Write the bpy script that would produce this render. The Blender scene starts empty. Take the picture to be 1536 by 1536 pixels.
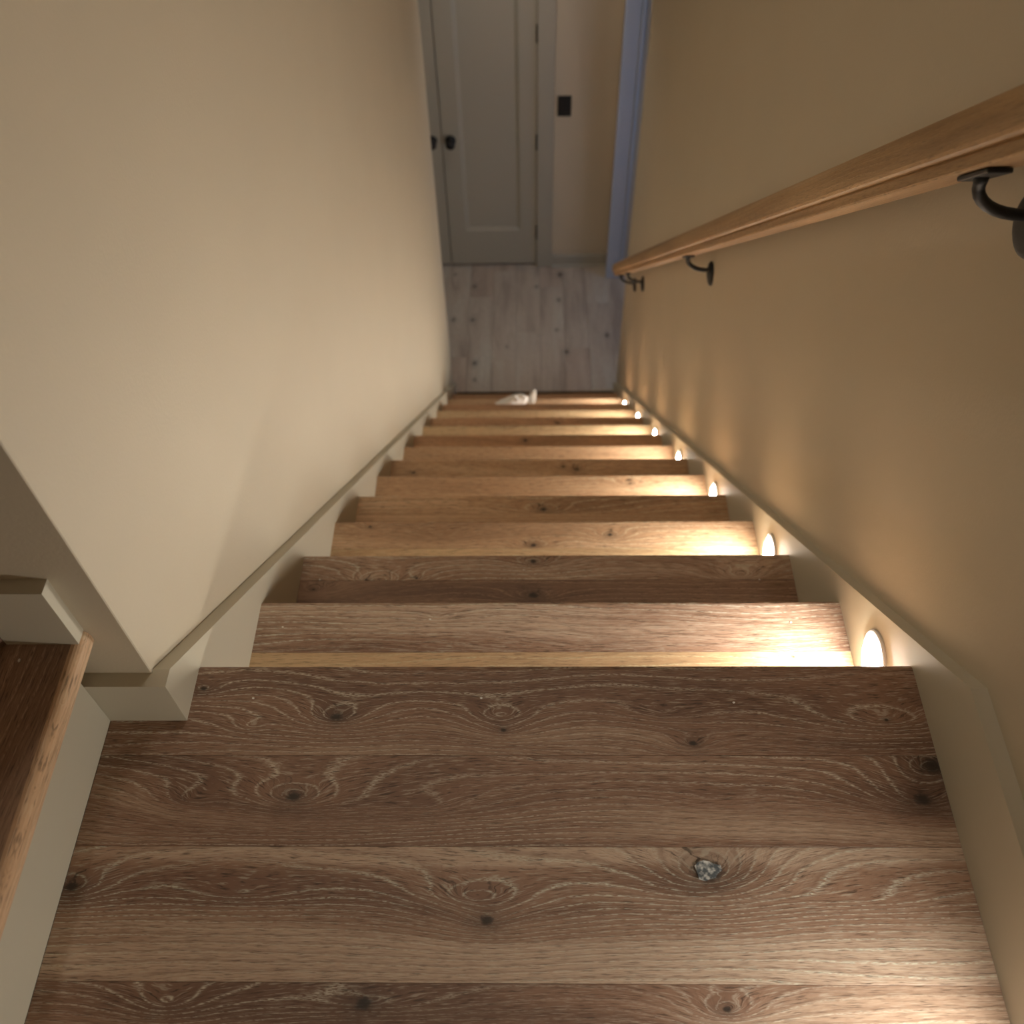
import bpy, bmesh, math, random
from mathutils import Vector, Matrix

random.seed(7)
scene = bpy.context.scene
S = 0.92                      # metres per layout unit (1 unit = clear width of the stair)
RISE, RUN = 0.21197, 0.24818  # per step, in units
NT = 14                       # treads
FLOOR = -15 * RISE            # level of the hall floor
YF = 4.963                    # far wall of the hall

# ------------------------------------------------------------ camera
CAM = Vector((0.46823, -0.64951, 1.20329))
pitch, yaw, roll = (math.radians(a) for a in (52.3474, -1.7514, -1.6371))
Fv = Vector((math.sin(yaw) * math.cos(pitch), math.cos(yaw) * math.cos(pitch), -math.sin(pitch)))
Rv = Vector((math.cos(yaw), -math.sin(yaw), 0))
Uv = Rv.cross(Fv)
R2 = Rv * math.cos(roll) + Uv * math.sin(roll)
U2 = -Rv * math.sin(roll) + Uv * math.cos(roll)
cam = bpy.data.cameras.new('camera')
cam.sensor_width = 36
cam.lens = 36 * 1442.5 / 1536
cam.clip_start = 0.02
cam.dof.use_dof = True
cam.dof.focus_distance = 1.22
cam.dof.aperture_fstop = 5.2
co = bpy.data.objects.new('camera', cam)
scene.collection.objects.link(co)
m = Matrix((R2, U2, -Fv)).transposed().to_4x4()
m.translation = CAM * S
co.matrix_world = m
scene.camera = co

# ------------------------------------------------------------ world, exposure
w = bpy.data.worlds.new('world')
scene.world = w
w.use_nodes = True
w.node_tree.nodes['Background'].inputs[0].default_value = (1.0, 0.82, 0.6, 1)
w.node_tree.nodes['Background'].inputs[1].default_value = 0.05
scene.view_settings.view_transform = 'Standard'
scene.view_settings.look = 'None'
scene.view_settings.gamma = 1
scene.view_settings.use_curve_mapping = False
scene.view_settings.exposure = 0.0


def area(name, loc, power, size, color, target=None, shape='DISK', size_y=None, spread=math.pi):
    l = bpy.data.lights.new(name, 'AREA')
    l.shape = shape
    l.size = size
    if size_y:
        l.size_y = size_y
    l.energy = power
    l.color = color
    l.spread = spread
    o = bpy.data.objects.new(name, l)
    scene.collection.objects.link(o)
    o.location = Vector(loc) * S
    if target:
        d = (Vector(target) - Vector(loc)) * S
        o.rotation_euler = d.to_track_quat('-Z', 'Y').to_euler()
    return o


area('ceiling_lamp_landing', (0.12, 0.35, 3.12), 5.5, 0.16, (1.0, 0.88, 0.74))
area('ceiling_lamp_stairs', (0.80, 1.9, 3.12), 4.5, 0.16, (1.0, 0.88, 0.74))
area('hall_lamp', (0.35, 4.30, -0.66), 2.0, 0.2, (1.0, 0.88, 0.74))
area('daylight_side_room', (2.2, 3.92, -1.9), 3.4, 0.6, (0.34, 0.55, 1.0), (1.0, 4.83, -2.3), 'RECTANGLE', 1.4)

# ------------------------------------------------------------ helpers
COL = scene.collection


def tag(o, label=None, cat=None, group=None, kind=None):
    for k, v in (('label', label), ('category', cat), ('group', group), ('kind', kind)):
        if v:
            o[k] = v
    return o


def empty(name, loc=(0, 0, 0)):
    o = bpy.data.objects.new(name, None)
    COL.objects.link(o)
    o.location = Vector(loc) * S
    o.empty_display_size = 0.05
    return o


def link(name, bm, mat, parent=None, smooth=False, origin=None, weld=False):
    """bm is in metres, world space."""
    bmesh.ops.recalc_face_normals(bm, faces=bm.faces)
    me = bpy.data.meshes.new(name)
    if origin is None:
        xs = [v.co for v in bm.verts]
        origin = Vector((sum(c.x for c in xs), sum(c.y for c in xs), 0)) / len(xs)
        origin.z = min(c.z for c in xs)
    else:
        origin = Vector(origin)
    bmesh.ops.translate(bm, verts=bm.verts, vec=-origin)
    bm.to_mesh(me)
    bm.free()
    if smooth:
        for p in me.polygons:
            p.use_smooth = True
    me.materials.append(mat)
    o = bpy.data.objects.new(name, me)
    COL.objects.link(o)
    if parent:
        o.parent = parent
        pw = Vector((0, 0, 0))
        q = parent
        while q:
            pw += q.location
            q = q.parent
        o.location = origin - pw
    else:
        o.location = origin
    return o


def box(bm, a, b, bev=0.0, seg=1):
    a = Vector(a) * S
    b = Vector(b) * S
    r = bmesh.ops.create_cube(bm, size=1)
    vs = r['verts']
    for v in vs:
        v.co = Vector((a.x if v.co.x < 0 else b.x, a.y if v.co.y < 0 else b.y, a.z if v.co.z < 0 else b.z))
    if bev:
        es = list({e for v in vs for e in v.link_edges})
        bmesh.ops.bevel(bm, geom=es, offset=bev, segments=seg, affect='EDGES', profile=0.5)
    return bm


def nbox(name, a, b, mat, parent=None, bev=0.0):
    return link(name, box(bmesh.new(), a, b, bev), mat, parent)


def prism(bm, prof, a0, a1, axis):
    """prof: 2D points (units) in the plane across axis; axis 0: (y,z) prof, 1: (x,z), 2: (x,y)."""
    def P(p, t):
        if axis == 0:
            return Vector((t, p[0], p[1])) * S
        if axis == 1:
            return Vector((p[0], t, p[1])) * S
        return Vector((p[0], p[1], t)) * S
    A = [bm.verts.new(P(p, a0)) for p in prof]
    B = [bm.verts.new(P(p, a1)) for p in prof]
    n = len(prof)
    fs = [bm.faces.new(A), bm.faces.new(B[::-1])]
    for i in range(n):
        bm.faces.new((A[i], B[i], B[(i + 1) % n], A[(i + 1) % n]))
    return bm


def bevel_sharp(bm, off, ang=30):
    es = [e for e in bm.edges if len(e.link_faces) == 2 and e.calc_face_angle(0) > math.radians(ang)]
    if es:
        bmesh.ops.bevel(bm, geom=es, offset=off, segments=1, affect='EDGES', profile=0.5)
    return bm


def tube(bm, pts, rad, n=10):
    """pts and rad in metres, world."""
    rings = []
    for i, p in enumerate(pts):
        p = Vector(p)
        d = (Vector(pts[min(i + 1, len(pts) - 1)]) - Vector(pts[max(i - 1, 0)])).normalized()
        up = Vector((0, 1, 0)) if abs(d.y) < 0.9 else Vector((1, 0, 0))
        a = d.cross(up).normalized()
        b = d.cross(a)
        rr = rad[i] if isinstance(rad, (list, tuple)) else rad
        rings.append([bm.verts.new(p + (a * math.cos(2 * math.pi * k / n) + b * math.sin(2 * math.pi * k / n)) * rr) for k in range(n)])
    for i in range(len(rings) - 1):
        for k in range(n):
            bm.faces.new((rings[i][k], rings[i][(k + 1) % n], rings[i + 1][(k + 1) % n], rings[i + 1][k]))
    bm.faces.new(rings[0])
    bm.faces.new(rings[-1][::-1])
    return bm


def lathe(bm, prof, origin, axis, n=32):
    """prof: (radius, height along axis) in metres; closed with caps."""
    axis = Vector(axis).normalized()
    up = Vector((0, 0, 1)) if abs(axis.z) < 0.9 else Vector((0, 1, 0))
    a = axis.cross(up).normalized()
    b = axis.cross(a)
    o = Vector(origin)
    rings = []
    for r, h in prof:
        if r < 1e-6:
            rings.append([bm.verts.new(o + axis * h)])
        else:
            rings.append([bm.verts.new(o + axis * h + (a * math.cos(2 * math.pi * k / n) + b * math.sin(2 * math.pi * k / n)) * r) for k in range(n)])
    for i in range(len(rings) - 1):
        p, q = rings[i], rings[i + 1]
        for k in range(n):
            k2 = (k + 1) % n
            if len(p) == 1 and len(q) > 1:
                bm.faces.new((p[0], q[k], q[k2]))
            elif len(q) == 1 and len(p) > 1:
                bm.faces.new((p[k], p[k2], q[0]))
            elif len(p) > 1:
                bm.faces.new((p[k], p[k2], q[k2], q[k]))
    if len(rings[0]) > 1:
        bm.faces.new(rings[0])
    if len(rings[-1]) > 1:
        bm.faces.new(rings[-1])
    return bm


# ------------------------------------------------------------ materials
def newmat(name):
    mt = bpy.data.materials.new(name)
    mt.use_nodes = True
    nt = mt.node_tree
    return mt, nt, nt.nodes['Principled BSDF']


def paint(name, col, rough=0.55, bump=0.05, scale=260.0, vary=0.04):
    mt, nt, b = newmat(name)
    N, L = nt.nodes, nt.links
    g = N.new('ShaderNodeNewGeometry')
    n1 = N.new('ShaderNodeTexNoise')
    n1.inputs['Scale'].default_value = 3.0
    n1.inputs['Detail'].default_value = 3
    L.new(g.outputs['Position'], n1.inputs['Vector'])
    mx = N.new('ShaderNodeMix')
    mx.data_type = 'RGBA'
    mx.inputs['A'].default_value = (*[c * (1 - vary) for c in col], 1)
    mx.inputs['B'].default_value = (*[c * (1 + vary) for c in col], 1)
    L.new(n1.outputs['Fac'], mx.inputs['Factor'])
    L.new(mx.outputs['Result'], b.inputs['Base Color'])
    b.inputs['Roughness'].default_value = rough
    if bump:
        n2 = N.new('ShaderNodeTexNoise')
        n2.inputs['Scale'].default_value = scale
        n2.inputs['Detail'].default_value = 2
        L.new(g.outputs['Position'], n2.inputs['Vector'])
        bp = N.new('ShaderNodeBump')
        bp.inputs['Strength'].default_value = bump
        bp.inputs['Distance'].default_value = 0.002
        L.new(n2.outputs['Fac'], bp.inputs['Height'])
        L.new(bp.outputs['Normal'], b.inputs['Normal'])
    return mt


def plain(name, col, rough=0.5, metal=0.0):
    mt, nt, b = newmat(name)
    N, L = nt.nodes, nt.links
    g = N.new('ShaderNodeNewGeometry')
    n1 = N.new('ShaderNodeTexNoise')
    n1.inputs['Scale'].default_value = 60
    L.new(g.outputs['Position'], n1.inputs['Vector'])
    mr = N.new('ShaderNodeMapRange')
    mr.inputs['To Min'].default_value = max(0.05, rough - 0.08)
    mr.inputs['To Max'].default_value = min(1, rough + 0.08)
    L.new(n1.outputs['Fac'], mr.inputs['Value'])
    L.new(mr.outputs['Result'], b.inputs['Roughness'])
    b.inputs['Base Color'].default_value = (*col, 1)
    b.inputs['Metallic'].default_value = metal
    return mt


def math_node(nt, op, a, b=None, c=None, clamp=False):
    n = nt.nodes.new('ShaderNodeMath')
    n.operation = op
    n.use_clamp = clamp
    for i, v in enumerate((a, b, c)):
        if v is None:
            continue
        if isinstance(v, (int, float)):
            n.inputs[i].default_value = v
        else:
            nt.links.new(v, n.inputs[i])
    return n.outputs[0]


def srgb(r, g, b):
    f = lambda c: (c / 255 / 12.92) if c / 255 <= 0.04045 else ((c / 255 + 0.055) / 1.055) ** 2.4
    return (f(r), f(g), f(b))


def knot_group():
    g = bpy.data.node_groups.new('knot', 'ShaderNodeTree')
    I = g.interface
    for nm in ('U', 'V', 'CU', 'CV', 'Len', 'Wid', 'Amp', 'Rad'):
        I.new_socket(nm, in_out='INPUT', socket_type='NodeSocketFloat')
    for nm in ('F', 'Dark', 'Soft'):
        I.new_socket(nm, in_out='OUTPUT', socket_type='NodeSocketFloat')
    gi = g.nodes.new('NodeGroupInput')
    go = g.nodes.new('NodeGroupOutput')
    o = gi.outputs
    du = math_node(g, 'SUBTRACT', o['U'], o['CU'])
    dv = math_node(g, 'SUBTRACT', o['V'], o['CV'])
    a = math_node(g, 'DIVIDE', du, o['Len'])
    b = math_node(g, 'DIVIDE', dv, o['Wid'])
    d2 = math_node(g, 'ADD', math_node(g, 'MULTIPLY', a, a), math_node(g, 'MULTIPLY', b, b))
    e = math_node(g, 'DIVIDE', o['Amp'], math_node(g, 'ADD', 1.0, math_node(g, 'MULTIPLY', d2, d2)))
    g.links.new(e, go.inputs['Soft'])
    cone = math_node(g, 'POWER', 2.718, math_node(g, 'MULTIPLY', math_node(g, 'SQRT', math_node(g, 'ADD', d2, 0.02)), -1.0))
    g.links.new(math_node(g, 'MULTIPLY', cone, math_node(g, 'MULTIPLY', o['Amp'], 1.7)), go.inputs['F'])
    # dark core, a little longer along the grain
    nz = g.nodes.new('ShaderNodeTexNoise')
    nz.inputs['Scale'].default_value = 1.0
    nz.inputs['Detail'].default_value = 3
    nz.inputs['Roughness'].default_value = 0.6
    cb = g.nodes.new('ShaderNodeCombineXYZ')
    g.links.new(math_node(g, 'MULTIPLY', o['U'], 130), cb.inputs[0])
    g.links.new(math_node(g, 'MULTIPLY', o['V'], 170), cb.inputs[1])
    g.links.new(cb.outputs[0], nz.inputs['Vector'])
    wob = math_node(g, 'ADD', 0.25, math_node(g, 'MULTIPLY', nz.outputs['Fac'], 1.5))
    a2 = math_node(g, 'DIVIDE', du, math_node(g, 'MULTIPLY', o['Rad'], 1.15))
    b2 = math_node(g, 'DIVIDE', dv, math_node(g, 'MULTIPLY', o['Rad'], 0.8))
    r2 = math_node(g, 'ADD', math_node(g, 'MULTIPLY', a2, a2), math_node(g, 'MULTIPLY', b2, b2))
    r2 = math_node(g, 'MULTIPLY', r2, math_node(g, 'MULTIPLY', wob, wob))
    core = math_node(g, 'POWER', 2.718, math_node(g, 'MULTIPLY', math_node(g, 'POWER', math_node(g, 'MULTIPLY', r2, 1.9), 1.5), -1.0))
    halo = math_node(g, 'MULTIPLY', math_node(g, 'POWER', 2.718, math_node(g, 'MULTIPLY', r2, -0.35)), 0.42)
    k = math_node(g, 'MAXIMUM', core, halo)
    g.links.new(k, go.inputs['Dark'])
    return g


def wood_group():
    g = bpy.data.node_groups.new('oak', 'ShaderNodeTree')
    I = g.interface
    for nm in ('U', 'V', 'KF', 'KD', 'Seed', 'Rings', 'Wander', 'Contrast', 'Boost'):
        I.new_socket(nm, in_out='INPUT', socket_type='NodeSocketFloat')
    for nm in ('Dark', 'Mid', 'Blond', 'Lime'):
        I.new_socket(nm, in_out='INPUT', socket_type='NodeSocketColor')
    I.new_socket('Color', in_out='OUTPUT', socket_type='NodeSocketColor')
    I.new_socket('Height', in_out='OUTPUT', socket_type='NodeSocketFloat')
    gi = g.nodes.new('NodeGroupInput')
    go = g.nodes.new('NodeGroupOutput')
    o = gi.outputs
    N, L = g.nodes, g.links

    def comb(x, y, z):
        c = N.new('ShaderNodeCombineXYZ')
        for i, v in enumerate((x, y, z)):
            if isinstance(v, (int, float)):
                c.inputs[i].default_value = v
            else:
                L.new(v, c.inputs[i])
        return c.outputs[0]

    def noise(x, y, z, detail=2, rough=0.5, dist=0.0):
        n = N.new('ShaderNodeTexNoise')
        n.inputs['Scale'].default_value = 1
        n.inputs['Detail'].default_value = detail
        n.inputs['Roughness'].default_value = rough
        n.inputs['Distortion'].default_value = dist
        L.new(comb(x, y, z), n.inputs['Vector'])
        return n.outputs['Fac']

    def M(op, a, b=None, c=None, clamp=False):
        return math_node(g, op, a, b, c, clamp)

    def step(v, lo, hi, smooth=True):
        mr = N.new('ShaderNodeMapRange')
        mr.interpolation_type = 'SMOOTHSTEP' if smooth else 'LINEAR'
        mr.inputs['From Min'].default_value = lo
        mr.inputs['From Max'].default_value = hi
        L.new(v, mr.inputs['Value'])
        return mr.outputs['Result']

    U, V, SD = o['U'], o['V'], o['Seed']
    w1 = noise(M('MULTIPLY', U, 1.7), M('MULTIPLY', V, 6.5), SD, 1.5, 0.45)
    w2 = noise(M('MULTIPLY', U, 9), M('MULTIPLY', V, 40), M('ADD', SD, 7.3), 2, 0.5)
    w1c = M('MULTIPLY', M('SUBTRACT', w1, 0.5), o['Wander'])
    F = M('ADD', M('MULTIPLY', V, o['Rings']), w1c)
    F = M('ADD', F, M('MULTIPLY', M('SUBTRACT', w2, 0.5), 0.6))
    F = M('ADD', F, o['KF'])
    w3 = noise(M('MULTIPLY', U, 75), M('MULTIPLY', V, 260), M('ADD', SD, 11.3), 1, 0.5)
    F = M('ADD', F, M('MULTIPLY', M('SUBTRACT', w3, 0.5), 0.22))
    # broad tone
    tone = noise(M('MULTIPLY', U, 1.3), M('MULTIPLY', F, 0.16), M('ADD', SD, 3.1), 3, 0.55)
    tone = M('ADD', tone, o['Boost'])
    # rings
    ph = M('MULTIPLY', F, 6.2832)
    ring = M('ADD', M('MULTIPLY', M('SINE', ph), 0.5), 0.5)
    ringp = M('POWER', ring, 11.0)
    # fibres following the rings
    fib = noise(M('MULTIPLY', U, 34), M('MULTIPLY', F, 11), M('ADD', SD, 5.0), 2, 0.6)
    fine = noise(M('MULTIPLY', U, 40), M('ADD', M('MULTIPLY', V, 480), M('MULTIPLY', F, 6.0)), M('ADD', SD, 9.0), 2, 0.6)
    dash = noise(M('MULTIPLY', U, 150), M('MULTIPLY', V, 1250), M('ADD', SD, 15.0), 1, 0.5)
    limeM = M('MULTIPLY', ringp, step(dash, 0.44, 0.54))
    region = step(noise(M('MULTIPLY', U, 2.0), M('MULTIPLY', V, 9), M('ADD', SD, 21.0), 1, 0.5), 0.38, 0.62)
    limeM = M('MULTIPLY', limeM, M('ADD', 0.22, M('MULTIPLY', region, 0.78)))
    limeF = M('MULTIPLY', step(fine, 0.56, 0.66), 0.42)
    lime = M('MAXIMUM', limeM, limeF)

    def mix(f, a, b, blend='MIX'):
        mx = N.new('ShaderNodeMix')
        mx.data_type = 'RGBA'
        mx.blend_type = blend
        for s, v in (('Factor', f), ('A', a), ('B', b)):
            if isinstance(v, (int, float)):
                mx.inputs[s].default_value = v
            elif isinstance(v, tuple):
                mx.inputs[s].default_value = v
            else:
                L.new(v, mx.inputs[s])
        return mx.outputs['Result']

    c = mix(step(tone, 0.30, 0.52), o['Dark'], o['Mid'])
    c = mix(M('MULTIPLY', step(tone, 0.50, 0.70), 0.9), c, o['Blond'])
    # early-wood darkening just beside the limed line
    ringd = M('POWER', M('ADD', M('MULTIPLY', M('SINE', M('ADD', ph, -1.3)), 0.5), 0.5), 4.0)
    c = mix(M('MULTIPLY', ringd, M('MULTIPLY', o['Contrast'], 0.45)), c, o['Dark'])
    c = mix(M('MULTIPLY', step(fib, 0.52, 0.34), 0.35), c, o['Dark'])
    c = mix(M('MULTIPLY', lime, o['Contrast']), c, o['Lime'])
    darkpore = M('MULTIPLY', M('MULTIPLY', step(fine, 0.45, 0.33), 0.9), o['Contrast'])
    c = mix(darkpore, c, (0.045, 0.027, 0.017, 1))
    kd = M('MULTIPLY', o['KD'], M('ADD', 0.55, M('MULTIPLY', fib, 0.9)), clamp=True)
    c = mix(M('MINIMUM', kd, 0.93), c, (0.022, 0.015, 0.011, 1))
    L.new(c, go.inputs['Color'])
    h = M('SUBTRACT', M('ADD', M('MULTIPLY', lime, 0.6), M('MULTIPLY', fine, 0.5)), M('MULTIPLY', darkpore, 0.6))
    L.new(h, go.inputs['Height'])
    return g


KG, WG = knot_group(), wood_group()
GAIN = 1.5
PAL = {
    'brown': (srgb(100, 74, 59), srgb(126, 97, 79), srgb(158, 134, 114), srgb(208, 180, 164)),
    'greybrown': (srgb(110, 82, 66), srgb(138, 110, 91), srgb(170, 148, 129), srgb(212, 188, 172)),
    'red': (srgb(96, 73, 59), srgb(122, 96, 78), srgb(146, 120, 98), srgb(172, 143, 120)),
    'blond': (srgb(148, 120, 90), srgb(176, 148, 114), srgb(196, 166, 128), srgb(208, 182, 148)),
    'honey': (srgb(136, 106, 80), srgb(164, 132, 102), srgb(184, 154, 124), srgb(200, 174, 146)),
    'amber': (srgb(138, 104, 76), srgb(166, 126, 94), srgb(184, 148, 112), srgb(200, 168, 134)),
    'hall': (srgb(150, 138, 128), srgb(180, 170, 158), srgb(194, 184, 174), srgb(200, 192, 184)),
    'hallred': (srgb(146, 131, 120), srgb(176, 162, 150), srgb(188, 176, 164), srgb(198, 188, 178)),
    'rail': (srgb(118, 90, 58), srgb(146, 116, 80), srgb(168, 138, 100), srgb(186, 158, 122)),
}
WOODN = [0]


def wood(pal='brown', grain='x', knots=(), blobs=(), seed=None, rings=70.0, wander=9.0, contrast=0.8, rough=0.48, slope=None):
    """knots: (u, v, length, width, amp, radius) in layout units along / across the grain."""
    WOODN[0] += 1
    mt, nt, b = newmat('oak_%s_%d' % (pal, WOODN[0]))
    N, L = nt.nodes, nt.links
    geo = N.new('ShaderNodeNewGeometry')
    sp = N.new('ShaderNodeSeparateXYZ')
    L.new(geo.outputs['Position'], sp.inputs[0])
    X, Y, Z = sp.outputs
    if slope is not None:      # grain runs down a slope in the y-z plane
        U = math_node(nt, 'ADD', math_node(nt, 'MULTIPLY', Y, math.cos(slope)), math_node(nt, 'MULTIPLY', Z, -math.sin(slope)))
        V = math_node(nt, 'ADD', X, math_node(nt, 'ADD', math_node(nt, 'MULTIPLY', Y, math.sin(slope)), math_node(nt, 'MULTIPLY', Z, math.cos(slope))))
    elif grain == 'x':
        U = X
        V = math_node(nt, 'ADD', Y, Z)
    else:
        U = Y
        V = math_node(nt, 'ADD', X, Z)
    kf, kd = None, None
    for (u, v, ln, wd, amp, rad) in knots:
        k = N.new('ShaderNodeGroup')
        k.node_tree = KG
        L.new(U, k.inputs['U'])
        L.new(V, k.inputs['V'])
        for nm, val in (('CU', u * S), ('CV', v * S), ('Len', ln * S), ('Wid', wd * S), ('Amp', amp), ('Rad', max(rad, 1e-4) * S)):
            k.inputs[nm].default_value = val
        kf = k.outputs['F'] if kf is None else math_node(nt, 'ADD', kf, k.outputs['F'])
        if rad > 0.0005:
            kd = k.outputs['Dark'] if kd is None else math_node(nt, 'MAXIMUM', kd, k.outputs['Dark'])
    w_ = N.new('ShaderNodeGroup')
    w_.node_tree = WG
    L.new(U, w_.inputs['U'])
    L.new(V, w_.inputs['V'])
    if kf is not None:
        L.new(kf, w_.inputs['KF'])
    else:
        w_.inputs['KF'].default_value = 0
    if kd is not None:
        L.new(kd, w_.inputs['KD'])
    else:
        w_.inputs['KD'].default_value = 0
    bs = None
    for (u, v, lu, lv, am) in blobs:
        k = N.new('ShaderNodeGroup')
        k.node_tree = KG
        L.new(U, k.inputs['U'])
        L.new(V, k.inputs['V'])
        for nm, val in (('CU', u * S), ('CV', v * S), ('Len', lu * S), ('Wid', lv * S), ('Amp', am), ('Rad', 0.001)):
            k.inputs[nm].default_value = val
        bs = k.outputs['Soft'] if bs is None else math_node(nt, 'ADD', bs, k.outputs['Soft'])
    if bs is not None:
        L.new(bs, w_.inputs['Boost'])
    else:
        w_.inputs['Boost'].default_value = 0
    w_.inputs['Seed'].default_value = seed if seed is not None else WOODN[0] * 3.77
    w_.inputs['Rings'].default_value = rings
    w_.inputs['Wander'].default_value = wander
    w_.inputs['Contrast'].default_value = contrast
    for nm, c in zip(('Dark', 'Mid', 'Blond', 'Lime'), PAL[pal]):
        w_.inputs[nm].default_value = (*[min(0.75, GAIN * q_) for q_ in c], 1)
    L.new(w_.outputs['Color'], b.inputs['Base Color'])
    b.inputs['Roughness'].default_value = rough
    bp = N.new('ShaderNodeBump')
    bp.inputs['Strength'].default_value = 0.25
    bp.inputs['Distance'].default_value = 0.0006
    L.new(w_.outputs['Height'], bp.inputs['Height'])
    L.new(bp.outputs['Normal'], b.inputs['Normal'])
    return mt


WALL = paint('wall_paint', (0.575, 0.505, 0.388), 0.6, 0.16, 190)
WALLF = paint('ceiling_paint', (0.75, 0.70, 0.60), 0.7, 0.05, 220)
TRIM = paint('trim_paint', (0.55, 0.505, 0.40), 0.55, 0.02, 120, 0.02)
DOORP = paint('door_paint', (0.40, 0.385, 0.33), 0.42, 0.02, 120, 0.02)
CASE_DAYLIT = paint('casing_daylit_paint', (0.47, 0.53, 0.64), 0.45, 0.02, 120, 0.02)  # casing colour with the side room's blue daylight partly mixed in
BLACK = plain('black_metal', (0.004, 0.004, 0.005), 0.5, 0.0)
BRONZE = plain('dark_bronze', (0.035, 0.026, 0.018), 0.45, 0.6)
SWITCH = plain('black_plastic', (0.003, 0.003, 0.004), 0.6)
WHITE = plain('white_plastic', (0.80, 0.79, 0.76), 0.35)
DARKGAP = plain('dark_gap', (0.03, 0.022, 0.016), 0.8)


def emit(name, col, strength):
    mt, nt, b = newmat(name)
    b.inputs['Base Color'].default_value = (0.9, 0.9, 0.88, 1)
    b.inputs['Emission Color'].default_value = (*col, 1)
    b.inputs['Emission Strength'].default_value = strength
    return mt


# ------------------------------------------------------------ the setting
TOP = 3.2
XL, XR = -0.022, 1.0203
YW = -0.058        # front face of the wall beside the upper flight
YB = -1.12         # wall behind the photographer
SK = 0.0203        # thickness of skirt boards
YE = 15 * RUN      # where the stair meets the hall floor

tag(nbox('wall_left', (XL - 0.13, YW, FLOOR), (XL, YE + 0.05, TOP), WALL, bev=0.0012), kind='structure')
tag(nbox('wall_front', (-2.3, YW, -0.3), (XL - 0.13, YW + 0.12, TOP), WALL), kind='structure')
tag(nbox('wall_right', (XR, YB - 0.1, FLOOR), (XR + 0.13, YE, TOP), WALL, bev=0.004), kind='structure')
tag(nbox('wall_rear', (-2.3, YB - 0.1, -0.3), (XR, YB, TOP), WALL), kind='structure')
tag(nbox('wall_upper_left', (-2.4, YB - 0.1, -0.3), (-2.3, YW + 0.12, TOP), WALL), kind='structure')
tag(nbox('ceiling', (-2.4, YB - 0.1, TOP), (XR + 0.13, YE + 0.05, TOP + 0.1), WALLF), kind='structure')
# bulkhead over the foot of the stair, hall ceiling and hall walls
tag(nbox('wall_bulkhead', (-1.4, YE - 0.06, -0.55), (2.7, YE + 0.05, TOP), WALL), kind='structure')
tag(nbox('ceiling_hall', (-1.4, YE + 0.05, -0.6), (2.7, YF + 0.12, -0.5), WALLF), kind='structure')
tag(nbox('wall_hall_left', (-1.5, YE, FLOOR), (-1.4, YF, -0.5), WALL), kind='structure')
tag(nbox('wall_hall_right', (2.7, YE, FLOOR), (2.8, YF, -0.5), WALL), kind='structure')
tag(nbox('wall_hall_near_left', (-1.4, YE - 0.06, FLOOR), (XL - 0.13, YE + 0.05, -0.55), WALL), kind='structure')
tag(nbox('wall_hall_near_right', (XR + 0.13, YE - 0.12, FLOOR), (2.7, YE, -0.55), WALL), kind='structure')
# far wall with the door opening left out
far = bmesh.new()
DH = FLOOR + 2.63
box(far, (0.60, YF, FLOOR), (1.10, YF + 0.12, -0.5))
box(far, (-0.78, YF, DH), (0.60, YF + 0.12, -0.5))
box(far, (-1.4, YF, FLOOR), (-0.78, YF + 0.12, -0.5))
tag(link('wall_far', far, WALL), kind='structure')
# nib of wall that steps forward, with its casing turned to the cool side room
YN = 4.83
tag(nbox('wall_nib', (1.02, YN, FLOOR), (2.7, YF + 0.12, -0.5), WALL, bev=0.003), kind='structure')
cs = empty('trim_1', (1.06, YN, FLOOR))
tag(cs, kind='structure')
nbox('casing_board', (1.008, YN - 0.020, FLOOR), (1.105, YN, -0.55), CASE_DAYLIT, cs, 0.002)
nbox('casing_edge', (1.105, YN - 0.028, FLOOR), (1.125, YN, -0.55), CASE_DAYLIT, cs, 0.002)

# hall floor of individual planks, laid away from the stairs
fl = empty('floor', (0.5, 4.3, FLOOR))
tag(fl, kind='structure')
nbox('subfloor', (-1.5, YE - 0.02, FLOOR - 0.08), (2.8, YF + 0.12, FLOOR - 0.012), DARKGAP, fl)
HK = [(-0.056, 4.868, 9), (0.086, 4.734, 14), (0.084, 4.384, 17), (-0.048, 4.386, 14), (0.111, 3.961, 20), (0.116, 3.807, 11),
      (0.522, 4.728, 12), (0.689, 4.857, 22), (0.674, 4.584, 13), (0.715, 4.062, 19), (0.987, 4.22, 16), (0.318, 4.117, 8), (0.653, 4.277, 10)]
hk = [(y_, x_ + FLOOR, 0.10, 0.018, 3.0, r_ / 1000) for x_, y_, r_ in HK]
hall_mats = [wood('hall', 'y', hk, (), 3.0 + i * 5.1, rings=60, wander=6, contrast=0.45, rough=0.5) for i in range(4)]
hall_mats.append(wood('hallred', 'y', hk, (), 44.0, rings=60, wander=6, contrast=0.45, rough=0.5))
PWD = 0.162
x = -1.4
i = 0
rf = random.Random(3)
while x < 2.7:
    x1 = min(x + PWD, 2.7)
    cuts = [YE - 0.02]
    y = YE + rf.uniform(0.15, 1.0)
    while y < YF - 0.05:
        cuts.append(y)
        y += rf.uniform(0.9, 1.4)
    if -0.2 < x < 1.1:
        cuts = [YE - 0.02] + [c for c in ((4.02,), (4.62,), (3.98, 4.9), (4.25,), (4.72,), (4.1,), (4.55,), (4.3,))[i % 8]]
    cuts.append(YF + (0.10 if x < 0.5 else 0.0))
    for a, b_ in zip(cuts[:-1], cuts[1:]):
        nbox('plank', (x + 0.0006, a + 0.0006, FLOOR - 0.012), (x1 - 0.0006, b_ - 0.0006, FLOOR),
             hall_mats[(i * 3 + int(a * 7)) % 5], fl, 0.0008)
    x = x1
    i += 1

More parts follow.
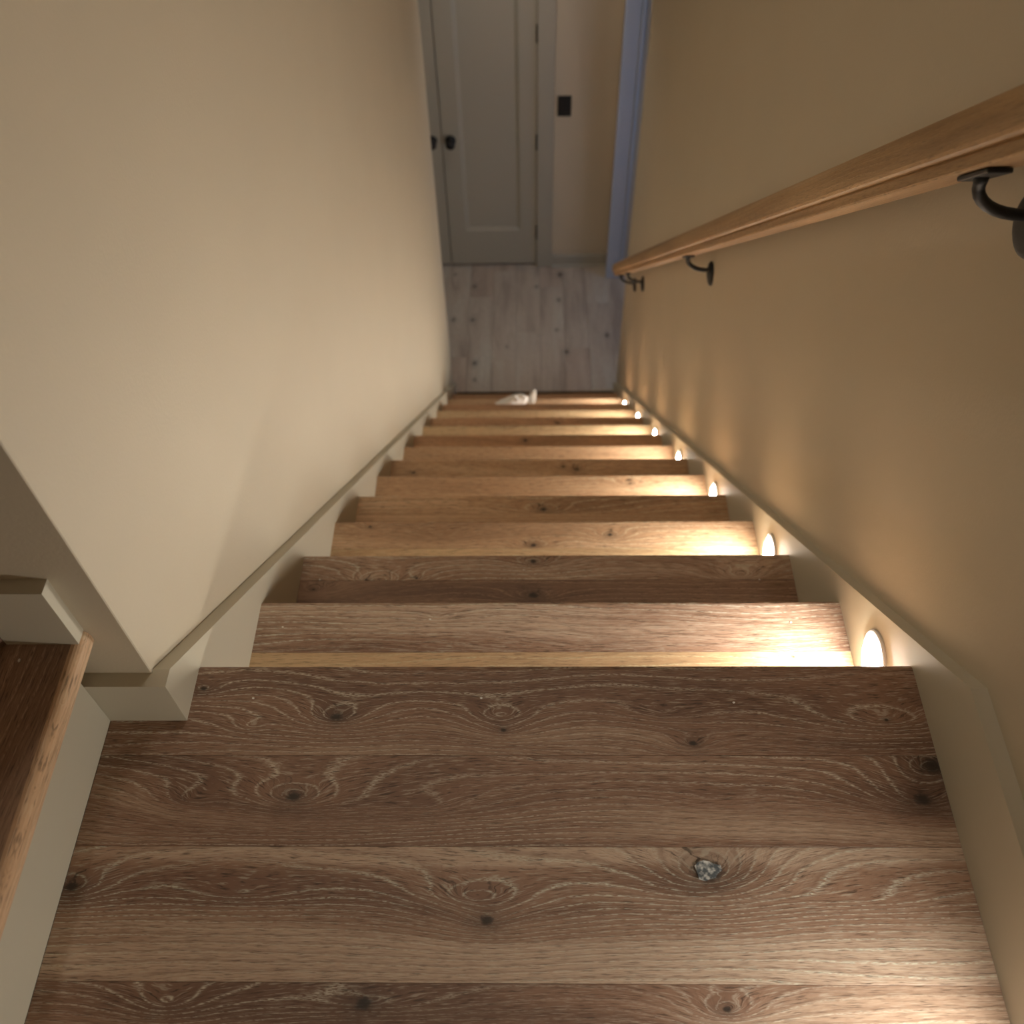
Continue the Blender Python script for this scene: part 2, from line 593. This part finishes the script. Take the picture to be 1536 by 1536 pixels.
# ------------------------------------------------------------ skirt boards
SL = -RISE / RUN
ZR = 0.1423
YK = -0.1037


def ztop(y):
    return ZR + SL * (y - YK)


# right: level board beside the landing, then the raking board down the flight
bmr = prism(bmesh.new(), [(YB, -0.03), (YB, ZR), (YK, ZR), (YK, -0.03)], 1.0, XR, 0)
tag(link('baseboard_right', bevel_sharp(bmr, 0.0008), TRIM), kind='structure')
bmr = prism(bmesh.new(), [(YK, ZR), (YE, ztop(YE)), (YE, FLOOR), (YE - 0.5, FLOOR), (YK, -0.35)], 1.0, XR, 0)
tag(link('trim_2', bevel_sharp(bmr, 0.0008), TRIM), kind='structure')
# left raking board; its head returns round the wall corner at the landing
YC, ZC = -0.078, 0.0985
yk = YK + (ZC - ZR) / SL
bml = prism(bmesh.new(), [(YC, -0.0), (YC, ZC), (yk, ZC), (YE + 0.04, ztop(YE + 0.04)), (YE + 0.04, FLOOR), (YE - 0.5, FLOOR), (0.0, -0.35), (0.0, 0.0)], XL, 0.0, 0)
tag(link('trim_3', bevel_sharp(bml, 0.0008), TRIM), kind='structure')
XRI = -0.105       # riser of the upper flight
bm = prism(bmesh.new(), [(XRI - 0.02, YC), (XL, YC), (XL, YC + SK), (XRI - 0.02, YC + SK)], 0.0, ZC, 2)
tag(link('baseboard_left', bevel_sharp(bm, 0.0008), TRIM), kind='structure')
# short board on the first upper tread
ZU = 0.2075
bm = prism(bmesh.new(), [(-0.158, YC), (-0.0705, YC), (-0.0705, YC + SK), (-0.158, YC + SK)], ZU, ZU + 0.110, 2)
tag(link('baseboard_upper', bevel_sharp(bm, 0.0008), TRIM), kind='structure')
# corner bead strip on the end of the right wall
tag(nbox('trim_4', (XR - 0.003, YE - 0.035, FLOOR), (XR, YE, -0.55), WALL, bev=0.001), kind='structure')

# ------------------------------------------------------------ landing
def plank_x(name, parent, x0, x1, y0, y1, z1, th, mat, nose=False, zn=None):
    """board lying along x; the front (y1) edge is rounded when it is a nosing."""
    if nose:
        r = 0.010
        prof = [(y0, z1 - th), (y0, z1)]
        for k in range(5):
            a = math.pi / 2 * (1 - k / 4)
            prof.append((y1 - r + r * math.cos(a), z1 - r + r * math.sin(a)))
        tn = zn or 0.036
        for k in range(4):
            a = -math.pi / 2 * k / 3
            prof.append((y1 - r + r * math.cos(a), z1 - tn + r + r * math.sin(a)))
        prof.append((y1 - 0.045, z1 - tn))
        prof.append((y1 - 0.045, z1 - th))
        bm = prism(bmesh.new(), prof, x0, x1, 0)
    else:
        bm = bmesh.new()
        box(bm, (x0, y0, z1 - th), (x1, y1, z1), 0.0003)
    return link(name, bm, mat, parent)


ld = empty('stair_landing', (0.45, -0.5, 0))
tag(ld, 'brown limed oak landing of wide knotty planks at the head of the stairs', 'landing')
G = 0.00015
XL0 = XRI
landing = [
    (0.008, -0.1279, 'brown', 11.0, [
        (0.2037, -0.0723, 0.075, 0.030, 5.0, 0.011), (0.4263, -0.0694, 0.06, 0.022, 3.2, 0.0), (0.4311, -0.0919, 0.05, 0.018, 2.2, 0.005),
        (0.0123, -0.0299, 0.03, 0.012, 2.0, 0.006), (0.6839, -0.1109, 0.035, 0.014, 2.5, 0.008),
        (0.9465, -0.0775, 0.16, 0.040, 5.0, 0.004), (0.65, -0.066, 0.12, 0.028, 3.0, 0.0), (0.09, -0.085, 0.03, 0.010, 1.5, 0.0)]),
    (-0.1279, -0.2481, 'brown', 23.0, [
        (0.161, -0.1844, 0.07, 0.030, 4.5, 0.013), (0.990, -0.1430, 0.05, 0.025, 4.0, 0.022), (0.9677, -0.1878, 0.10, 0.035, 5.0, 0.016),
        (0.03, -0.188, 0.06, 0.022, 2.6, 0.0), (0.33, -0.196, 0.14, 0.030, 3.0, 0.0), (0.70, -0.19, 0.12, 0.03, 2.0, 0.0)]),
    (-0.2481, -0.4041, 'greybrown', 37.0, [
        (0.6833, -0.2770, 0.085, 0.040, 6.0, 0.028), (0.4145, -0.3352, 0.05, 0.020, 3.0, 0.012), (0.4018, -0.3084, 0.10, 0.030, 4.5, 0.0),
        (-0.095, -0.2981, 0.05, 0.025, 3.5, 0.012), (0.12, -0.305, 0.16, 0.028, 3.0, 0.0), (0.86, -0.31, 0.14, 0.02, 2.0, 0.0)]),
    (-0.4041, -0.5350, 'brown', 51.0, [
        (0.2765, -0.4257, 0.13, 0.018, 3.0, 0.014), (0.6876, -0.4300, 0.045, 0.018, 4.0, 0.007), (0.05, -0.425, 0.05, 0.02, 2.5, 0.0)]),
    (-0.5350, -0.6900, 'red', 61.0, []),
    (-0.6900, -0.8200, 'brown', 71.0, []),
    (-0.8200, -0.9700, 'greybrown', 81.0, []),
    (-0.9700, YB, 'brown', 91.0, []),
]
BL = {
    0: [(0.5, -0.03, 1.0, 0.05, -0.04), (0.95, -0.08, 0.3, 0.05, -0.10)],
    1: [(0.75, -0.145, 0.3, 0.022, 0.16), (0.75, -0.235, 0.5, 0.012, 0.10), (0.97, -0.16, 0.08, 0.06, -0.15)],
    2: [(0.45, -0.258, 0.55, 0.013, 0.34), (0.5, -0.388, 0.9, 0.020, 0.34), (0.25, -0.31, 0.4, 0.03, -0.12)],
    3: [(0.23, -0.427, 0.14, 0.017, -0.45), (0.95, -0.43, 0.3, 0.05, 0.16)],
}
for k, (y1, y0, pal, sd, kn) in enumerate(landing):
    plank_x('plank', ld, XL0, 1.0, y0 + G, y1 - (0 if k == 0 else G), 0.0, 0.02, wood(pal, 'x', kn, BL.get(k, ()), sd, rings=92, wander=10, contrast=0.82), nose=(k == 0), zn=0.036)
# pale filler in the open knot
filler, fnt, fb = newmat('knot_filler')
fg = fnt.nodes.new('ShaderNodeNewGeometry')
fn = fnt.nodes.new('ShaderNodeTexNoise')
fn.inputs['Scale'].default_value = 190
fn.inputs['Detail'].default_value = 4
fnt.links.new(fg.outputs['Position'], fn.inputs['Vector'])
fr = fnt.nodes.new('ShaderNodeValToRGB')
fr.color_ramp.elements[0].position = 0.44
fr.color_ramp.elements[0].color = (*srgb(84, 92, 98), 1)
fr.color_ramp.elements[1].position = 0.70
fr.color_ramp.elements[1].color = (*srgb(225, 226, 222), 1)
fnt.links.new(fn.outputs['Fac'], fr.inputs[0])
fnt.links.new(fr.outputs[0], fb.inputs['Base Color'])
bm = bmesh.new()
rr = random.Random(5)
vs = []
for k in range(14):
    a = 2 * math.pi * k / 14
    r = 0.0125 * (1 + 0.14 * math.sin(3 * a + 1) + 0.10 * math.sin(5 * a)) * rr.uniform(0.95, 1.05)
    vs.append(bm.verts.new(Vector((0.6833 * S + r * 1.15 * math.cos(a), -0.2765 * S + r * 0.85 * math.sin(a), 0.0003))))
f = bm.faces.new(vs)
r_ = bmesh.ops.extrude_face_region(bm, geom=[f])
for v in [g_ for g_ in r_['geom'] if isinstance(g_, bmesh.types.BMVert)]:
    v.co.z += 0.0005
tag(link('knot_filler', bm, filler, ld), 'silvery grey filler in the open knot')

# ------------------------------------------------------------ main flight
st = empty('staircase', (0.5, YE, FLOOR))
tag(st, 'long straight flight of oak treads running down to the hall between two walls', 'staircase')
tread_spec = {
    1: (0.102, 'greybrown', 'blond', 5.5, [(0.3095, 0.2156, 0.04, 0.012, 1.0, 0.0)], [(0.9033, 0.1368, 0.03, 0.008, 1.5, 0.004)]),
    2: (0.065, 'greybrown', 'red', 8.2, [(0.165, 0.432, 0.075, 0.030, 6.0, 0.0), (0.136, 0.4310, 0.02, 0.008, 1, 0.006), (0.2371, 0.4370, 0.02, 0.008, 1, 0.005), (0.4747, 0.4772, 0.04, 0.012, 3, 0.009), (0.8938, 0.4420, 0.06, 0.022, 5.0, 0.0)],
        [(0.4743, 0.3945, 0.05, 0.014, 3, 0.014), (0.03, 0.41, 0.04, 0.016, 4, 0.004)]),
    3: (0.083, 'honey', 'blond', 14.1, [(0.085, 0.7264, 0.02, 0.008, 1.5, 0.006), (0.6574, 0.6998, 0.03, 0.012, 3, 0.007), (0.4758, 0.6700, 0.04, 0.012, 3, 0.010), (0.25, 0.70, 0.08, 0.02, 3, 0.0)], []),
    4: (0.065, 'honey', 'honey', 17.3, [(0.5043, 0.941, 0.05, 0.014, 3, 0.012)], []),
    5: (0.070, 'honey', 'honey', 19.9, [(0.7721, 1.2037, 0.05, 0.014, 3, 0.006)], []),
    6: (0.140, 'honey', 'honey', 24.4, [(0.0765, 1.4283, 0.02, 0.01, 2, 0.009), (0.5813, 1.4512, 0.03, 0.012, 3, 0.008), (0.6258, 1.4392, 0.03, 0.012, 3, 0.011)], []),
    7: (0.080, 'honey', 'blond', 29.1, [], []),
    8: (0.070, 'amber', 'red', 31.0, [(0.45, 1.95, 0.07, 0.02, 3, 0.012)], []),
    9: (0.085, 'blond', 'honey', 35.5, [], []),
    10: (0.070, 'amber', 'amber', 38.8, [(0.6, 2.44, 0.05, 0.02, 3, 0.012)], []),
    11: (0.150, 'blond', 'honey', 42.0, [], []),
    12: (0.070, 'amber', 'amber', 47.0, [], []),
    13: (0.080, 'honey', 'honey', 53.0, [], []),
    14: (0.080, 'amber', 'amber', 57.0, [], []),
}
riser_mat = [wood(p, 'x', (), (), s_, rings=70, wander=6, contrast=0.6) for p, s_ in (('brown', 101.0), ('honey', 107.0), ('amber', 113.0))]
OV = 0.036
for n in range(1, NT + 1):
    fw, pa, pb, sd, ka, kb = tread_spec[n]
    yn, z = n * RUN, -n * RISE
    tr = empty('tread', (0.5, yn - 0.12, z))
    tr.parent = st
    tr.location = tr.location - st.location
    yb = yn - RUN - OV
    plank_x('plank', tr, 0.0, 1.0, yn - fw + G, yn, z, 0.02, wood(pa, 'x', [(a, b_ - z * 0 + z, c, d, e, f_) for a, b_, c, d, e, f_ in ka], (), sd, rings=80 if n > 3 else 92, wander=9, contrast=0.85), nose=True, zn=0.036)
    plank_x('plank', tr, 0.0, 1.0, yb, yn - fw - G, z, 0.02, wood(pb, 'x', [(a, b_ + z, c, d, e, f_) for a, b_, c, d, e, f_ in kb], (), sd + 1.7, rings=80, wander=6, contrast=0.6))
for n in range(0, NT + 1):
    y = n * RUN - OV
    z1, z0 = -n * RISE - 0.02, -(n + 1) * RISE
    r = nbox('riser', (0.0, y - 0.02, z0), (1.0, y, z1 - 0.001), riser_mat[0 if n < 4 else (1 if n < 9 else 2)], st if n else ld)

# ------------------------------------------------------------ upper flight (turns up to the left)
us = empty('upper_flight', (-0.3, -0.6, 0))
tag(us, 'first steps of the upper flight with painted riser and dark oak tread at left', 'staircase')
YB2, YW2 = YB + 0.001, YW - 0.0005
nbox('riser', (XRI - 0.02, YB2, 0.001), (XRI, YC - 0.0005, ZU - 0.036), TRIM, us)
tr = empty('tread', (-0.3, -0.6, ZU))
tr.parent = us
tr.location = tr.location - us.location
XN = -0.066
xs = [XN, -0.20, -0.33, -0.46, -0.59, -0.72, -0.85]
for k in range(len(xs) - 1):
    a, b_ = xs[k + 1], xs[k]
    bm = bmesh.new()
    if k == 0:
        r = 0.013
        xs_ = b_ - 0.014
        nbox('plank', (a + G, YB2, ZU - 0.02), (xs_, YW2, ZU), wood('red', 'y', (), (), 124.0, rings=85, wander=9, contrast=0.8), tr)
        prof = [(xs_, ZU - 0.02), (xs_, ZU)]
        for j in range(7):
            t = math.pi / 2 * (1 - j / 6)
            prof.append((b_ - r + r * math.cos(t), ZU - r + r * math.sin(t)))
        for j in range(6):
            t = -math.pi / 2 * j / 5
            prof.append((b_ - r + r * math.cos(t), ZU - 0.034 + r + r * math.sin(t)))
        prof += [(XRI - 0.01, ZU - 0.034), (XRI - 0.01, ZU - 0.02)]
        prism(bm, prof, YB2, YW2, 1)
    else:
        box(bm, (a + G, YB2, ZU - 0.02), (b_ - G, YW2, ZU), 0.0004)
    if k == 0:
        tag(link('nosing', bm, wood('honey', 'y', (), (), 137.0, rings=85, wander=5, contrast=0.6), tr), 'rounded oak nosing with step-light brightness painted in')  # paler oak here paints in the step light falling on the front edge
    else:
        link('plank', bm, wood('red', 'y', (), (), 131.0 + k * 7, rings=85, wander=9, contrast=0.8), tr)
# second riser, oak, turned with the winder
bm = bmesh.new()
P = [(-0.1590, YC), (-0.1590, YW2), (-0.185, YW2), (-0.80, YB2), (-0.775, YB2)]
prism(bm, P, ZU, ZU + RISE - 0.036, 2)
link('riser', bm, wood('red', 'y', (), (), 171.0, rings=85, wander=6, contrast=0.6), us)
bm = bmesh.new()
prism(bm, [(-0.128, YW2), (-0.745, YB2), (-2.29, YB2), (-2.29, YW2)], ZU + RISE - 0.036, ZU + RISE, 2)
link('tread', bm, wood('red', 'y', (), (), 181.0, rings=85, wander=6, contrast=0.6), us)

# ------------------------------------------------------------ step lights
LENS = emit('lit_lens', (1.0, 0.95, 0.85), 270.0)


def step_light(y, z, label):
    r = empty('step_light', (1.0, y, z))
    tag(r, label, 'light', 'round step lights in the right skirt board')
    o = Vector((1.0, y, z)) * S
    ring = lathe(bmesh.new(), [(0.043, 0.0), (0.0435, 0.003), (0.041, 0.0045), (0.0, 0.0045)], o, (-1, 0, 0), 40)
    link('trim_ring', ring, WHITE, r, smooth=False)
    o2 = o + Vector((0, 0, -0.005))
    lens = lathe(bmesh.new(), [(0.0345, 0.0042), (0.0345, 0.0055), (0.031, 0.0075), (0.018, 0.0088), (0.0, 0.0092)], o2, (-1, 0, 0), 32)
    link('lens', lens, LENS, r, smooth=True)
    return r


names = ['nearest the landing, largest in view', 'second one down from the landing', 'third one down from the landing',
         'fourth one down, middle of the row', 'third one up from the hall floor', 'second one up from the hall floor',
         'lowest, just above hall floor']
for k, n in enumerate(range(1, 14, 2)):
    step_light((n - 1) * RUN + 0.080, -n * RISE + 0.092, 'lit round step light in right skirt board, ' + names[k])
step_light(-0.585, 0.085, 'lit round white step light in the level skirt board beside the landing')

# ------------------------------------------------------------ handrail
ANG = math.atan(0.839)
hr = empty('handrail', (0.94, 1.5, -0.5))
tag(hr, 'light oak handrail sloping down the right wall on black iron brackets', 'handrail')
XC = 0.942


def zbot(y):
    return 0.3565 - 0.839 * (y - 0.5592)


half = [(0.0185, 0.0), (0.0200, 0.002), (0.0200, 0.0125), (0.0185, 0.0150), (0.0215, 0.0165), (0.0265, 0.0180), (0.0285, 0.0215),
        (0.0290, 0.0300), (0.0280, 0.0400), (0.0250, 0.0490), (0.0190, 0.0565), (0.0100, 0.0612), (0.0, 0.0628)]
prof = [(-a, b_) for a, b_ in half[:-1]] + [half[-1]] + [(a, b_) for a, b_ in half[:-1]][::-1]
bm = bmesh.new()
dirv = Vector((0, math.cos(ANG), -math.sin(ANG)))
nrm = Vector((0, math.sin(ANG), math.cos(ANG)))
ends = []
ys = [-0.62, 0.5, 1.5, 2.5, 3.47]
rings = []
for y in ys:
    c = Vector((XC, y, zbot(y))) * S
    rings.append([bm.verts.new(c + Vector((a, 0, 0)) + nrm * b_) for a, b_ in prof])
n_ = len(prof)
for i in range(len(rings) - 1):
    for k in range(n_):
        bm.faces.new((rings[i][k], rings[i][(k + 1) % n_], rings[i + 1][(k + 1) % n_], rings[i + 1][k]))
bm.faces.new(rings[0])
bm.faces.new(rings[-1][::-1])
rail = link('rail', bm, wood('rail', 'y', [(0.2, 0.9, 0.2, 0.05, 2, 0.0)], (), 201.0, rings=120, wander=5, contrast=0.45, slope=ANG), hr)


def bracket(y):
    b0 = empty('bracket', (XC, y, zbot(y)))
    b0.parent = hr
    b0.location = b0.location - hr.location
    c = Vector((XC, y, zbot(y))) * S
    # saddle plate, let against the sloping underside
    bm = bmesh.new()
    bmesh.ops.create_cube(bm, size=1)
    for v in bm.verts:
        v.co = c + Vector((v.co.x * 0.024, 0, 0)) + dirv * (v.co.y * 0.066) + nrm * (-0.0035 + v.co.z * 0.005)
    bmesh.ops.bevel(bm, geom=list(bm.edges), offset=0.001, segments=1, affect='EDGES')
    link('saddle', bm, BLACK, b0)
    wx = XR * S
    span = wx - c.x
    pts = []
    R = 0.040
    pts.append(c + Vector((0, 0, -0.003)))
    pts.append(c + Vector((0, 0, -0.012)))
    for k in range(9):
        a = math.pi / 2 * k / 8
        pts.append(c + Vector(((span - 0.013) * (1 - math.cos(a)), 0, -0.012 - R * 0.95 * math.sin(a))))
    pts.append(Vector((wx - 0.004, c.y, c.z - 0.012 - R * 0.95 + 0.002)))
    rad = [0.0068] * 2 + [0.0062] * 9 + [0.006]
    link('arm', tube(bmesh.new(), pts, rad, 12), BLACK, b0, smooth=True)
    ro = Vector((wx, c.y, c.z - 0.062))
    bmq = lathe(bmesh.new(), [(0.033, 0.0), (0.034, 0.003), (0.032, 0.006), (0.026, 0.009), (0.014, 0.012), (0.0, 0.013)], ro, (-1, 0, 0), 28)
    link('wall_plate', bmq, BLACK, b0, smooth=True)


for y in (0.245, 1.70, 3.06, 3.33):
    bracket(y)

# ------------------------------------------------------------ hall doors, casing, switch
def knob(x, z, parent):
    k = empty('knob', (x, YF, z))
    k.parent = parent
    k.location = k.location - parent.location
    o = Vector((x, YF - 0.004, z)) * S
    bm = lathe(bmesh.new(), [(0.031, 0.0), (0.031, 0.005), (0.026, 0.008), (0.011, 0.010), (0.010, 0.030), (0.018, 0.034), (0.027, 0.044),
                             (0.029, 0.054), (0.024, 0.063), (0.012, 0.067), (0.0, 0.068)], o, (0, -1, 0), 28)
    link('knob_ball', bm, BLACK, k, smooth=True)


def door(name, x0, x1, px0, px1, kx, hinges):
    r = empty(name, ((x0 + x1) / 2, YF, FLOOR))
    tag(r, kind='structure')
    z0, z1 = FLOOR + 0.020, DH - 0.01
    pz0, pz1 = FLOOR + 0.296, DH - 0.16
    y0, y1 = YF + 0.002, YF + 0.040
    nbox('stile', (x0, y0, z0), (px0, y1, z1), DOORP, r, 0.0008)
    nbox('stile', (px1, y0, z0), (x1, y1, z1), DOORP, r, 0.0008)
    nbox('rail', (px0, y0, z0), (px1, y1, pz0), DOORP, r, 0.0008)
    nbox('rail', (px0, y0, pz1), (px1, y1, z1), DOORP, r, 0.0008)
    nbox('panel', (px0, YF + 0.018, pz0), (px1, y1, pz1), DOORP, r)
    # sloped moulding round the sunk panel
    bm = bmesh.new()
    m_ = 0.024
    o_ = [(px0, pz0), (px1, pz0), (px1, pz1), (px0, pz1)]
    i_ = [(px0 + m_, pz0 + m_), (px1 - m_, pz0 + m_), (px1 - m_, pz1 - m_), (px0 + m_, pz1 - m_)]
    A = [bm.verts.new(Vector((a, YF + 0.003, b_)) * S) for a, b_ in o_]
    B = [bm.verts.new(Vector((a, YF + 0.0178, b_)) * S) for a, b_ in i_]
    C = [bm.verts.new(Vector((a, YF + 0.0178, b_)) * S) for a, b_ in o_]
    for k in range(4):
        k2 = (k + 1) % 4
        bm.faces.new((A[k], A[k2], B[k2], B[k]))
        bm.faces.new((A[k], C[k], C[k2], A[k2]))
        bm.faces.new((B[k], B[k2], C[k2], C[k]))
    link('panel_moulding', bm, DOORP, r)
    knob(kx, -2.193, r)
    for hx, hz in hinges:
        o = Vector((hx, YF - 0.008, hz - 0.05)) * S
        link('hinge', lathe(bmesh.new(), [(0.0075, 0.0), (0.0075, 0.092), (0.004, 0.096)], o, (0, 0, 1), 12), BRONZE, r)


door('door_1', -0.080, 0.519, 0.0315, 0.413, -0.0263, [(0.5235, z) for z in (-2.895, -2.213, -1.5235, -0.80)])
door('door_2', -0.690, -0.086, -0.585, -0.20, -0.1456, [(-0.694, z) for z in (-2.895, -2.213, -1.5235, -0.80)])
tag(nbox('dark_backing', (-0.78, YF + 0.06, FLOOR), (0.60, YF + 0.08, DH), DARKGAP), kind='structure')  # added dark sheet; its colour stands in for the shade in the door gaps
t5 = empty('trim_5', (0.57, YF, FLOOR))
tag(t5, kind='structure')
nbox('casing_board', (0.526, YF - 0.020, FLOOR), (0.629, YF, DH + 0.1), DOORP, t5, 0.0015)
nbox('jamb', (0.521, YF, FLOOR), (0.60, YF + 0.06, DH + 0.1), DOORP, t5)
t6 = empty('trim_6', (-0.74, YF, FLOOR))
tag(t6, kind='structure')
nbox('casing_board', (-0.80, YF - 0.020, FLOOR), (-0.697, YF, DH + 0.1), DOORP, t6, 0.0015)
nbox('jamb', (-0.78, YF, FLOOR), (-0.692, YF + 0.06, DH + 0.1), DOORP, t6)
nbox('head_casing', (-0.80, YF - 0.021, DH), (0.629, YF, DH + 0.1), DOORP, t6, 0.0015)
bm = prism(bmesh.new(), [(YF, FLOOR), (YF - 0.018, FLOOR), (YF - 0.018, FLOOR + 0.088), (YF - 0.010, FLOOR + 0.100), (YF, FLOOR + 0.102)], 0.629, 1.02, 0)
tag(link('baseboard_far', bm, DOORP), kind='structure')
bm = prism(bmesh.new(), [(YF - 0.018, FLOOR), (YF - 0.034, FLOOR), (YF - 0.030, FLOOR + 0.012), (YF - 0.018, FLOOR + 0.02)], 0.629, 1.02, 0)
tag(link('trim_7', bm, DOORP), kind='structure')
sw = empty('light_switch', (0.6915, YF, -1.97))
tag(sw, 'black rocker light switch on the far hall wall beside the door casing', 'switch')
nbox('cover_plate', (0.649, YF - 0.007, -2.037), (0.734, YF, -1.905), SWITCH, sw, 0.0015)
nbox('rocker', (0.674, YF - 0.011, -2.008), (0.709, YF - 0.007, -1.934), SWITCH, sw, 0.001)

# ------------------------------------------------------------ crumpled tissue on a low tread
def crumple(name, mat, cx, cy, z, lx, ly, h, seed, parent):
    rn = random.Random(seed)
    bm = bmesh.new()
    bmesh.ops.create_icosphere(bm, subdivisions=3, radius=1)
    dirs = [(Vector((rn.gauss(0, 1), rn.gauss(0, 1), rn.gauss(0, 1))).normalized(), rn.uniform(0.55, 0.95)) for _ in range(22)]
    for v in bm.verts:
        p = v.co.normalized()
        s_ = min([d / max(1e-3, p.dot(k)) for k, d in dirs if p.dot(k) > 0.3] + [1.15])
        p = p * s_ * rn.uniform(0.9, 1.06)
        p.z = max(p.z, -0.55)
        ramp = 0.35 + 0.65 * max(0, min(1, (p.x + 1) / 1.6))
        v.co = Vector((cx * S + p.x * lx * S, cy * S + p.y * ly * S, z * S + (p.z + 0.55) * h * S * ramp))
    return link(name, bm, mat, parent)


TISSUE = plain('white_tissue', (0.93, 0.95, 0.95), 0.85)
PLAST = plain('grey_tissue', (0.55, 0.54, 0.50), 0.6)
z13 = -13 * RISE + 0.0012
pp = empty('crumpled_paper', (0.37, 3.17, z13))
tag(pp, 'crumpled white paper lying on one of the lowest treads', 'paper')
crumple('paper_body', TISSUE, 0.365, 3.165, z13, 0.115, 0.034, 0.075, 4, pp)
tag(crumple('paper_corner', PLAST, 0.480, 3.190, z13, 0.036, 0.020, 0.100, 9, pp), 'grey crumpled corner')

# ------------------------------------------------------------ crumbs of plaster dust
CR = plain('plaster_crumb', (0.80, 0.76, 0.70), 0.9)
crumbs = [
    (0.2965, 0.2100, 1, 'white plaster crumb mid-board on the first tread below the landing, left of centre'),
    (0.045, 0.195, 1, 'white plaster crumb at the left end of the first tread below the landing'),
    (0.910, 0.2020, 1, 'white plaster crumb on the first tread, close to the nearest step light'),
    (0.455, 0.4550, 2, 'tiny white crumb in the middle of the second tread, behind a small knot'),
    (0.04, 0.4330, 2, 'tiny white crumb at the left end of the second tread'),
    (0.930, 0.4300, 2, 'tiny white crumb at the right end of the shaded second tread'),
    (0.085, -0.045, 0, 'white crumb on the front landing board, nearest its left end'),
    (0.40, -0.045, 0, 'white crumb on the front landing board, at the middle above a knot'),
    (0.745, -0.052, 0, 'white crumb on the front landing board, right of the middle')]
for cx, cy, n, lab in crumbs:
    bm = bmesh.new()
    bmesh.ops.create_icosphere(bm, subdivisions=1, radius=0.0015)
    for v in bm.verts:
        v.co.x *= 1.3
        v.co.z *= 0.7
        v.co += Vector((cx * S, cy * S, -n * RISE * S + 0.0010))
    tag(link('plaster_crumb', bm, CR), lab, 'crumb', 'plaster crumbs on the stairs')
bm = bmesh.new()
bmesh.ops.create_icosphere(bm, subdivisions=1, radius=0.0016)
q0 = Vector((-0.135, -0.10, ZU)) * S
for v in bm.verts:
    v.co.y *= 1.6
    v.co.z *= 0.6
    v.co += q0 + Vector((0, 0, 0.0008))
tag(link('plaster_crumb', bm, CR), 'tiny white crumb on the dark upper tread below its baseboard', 'crumb')
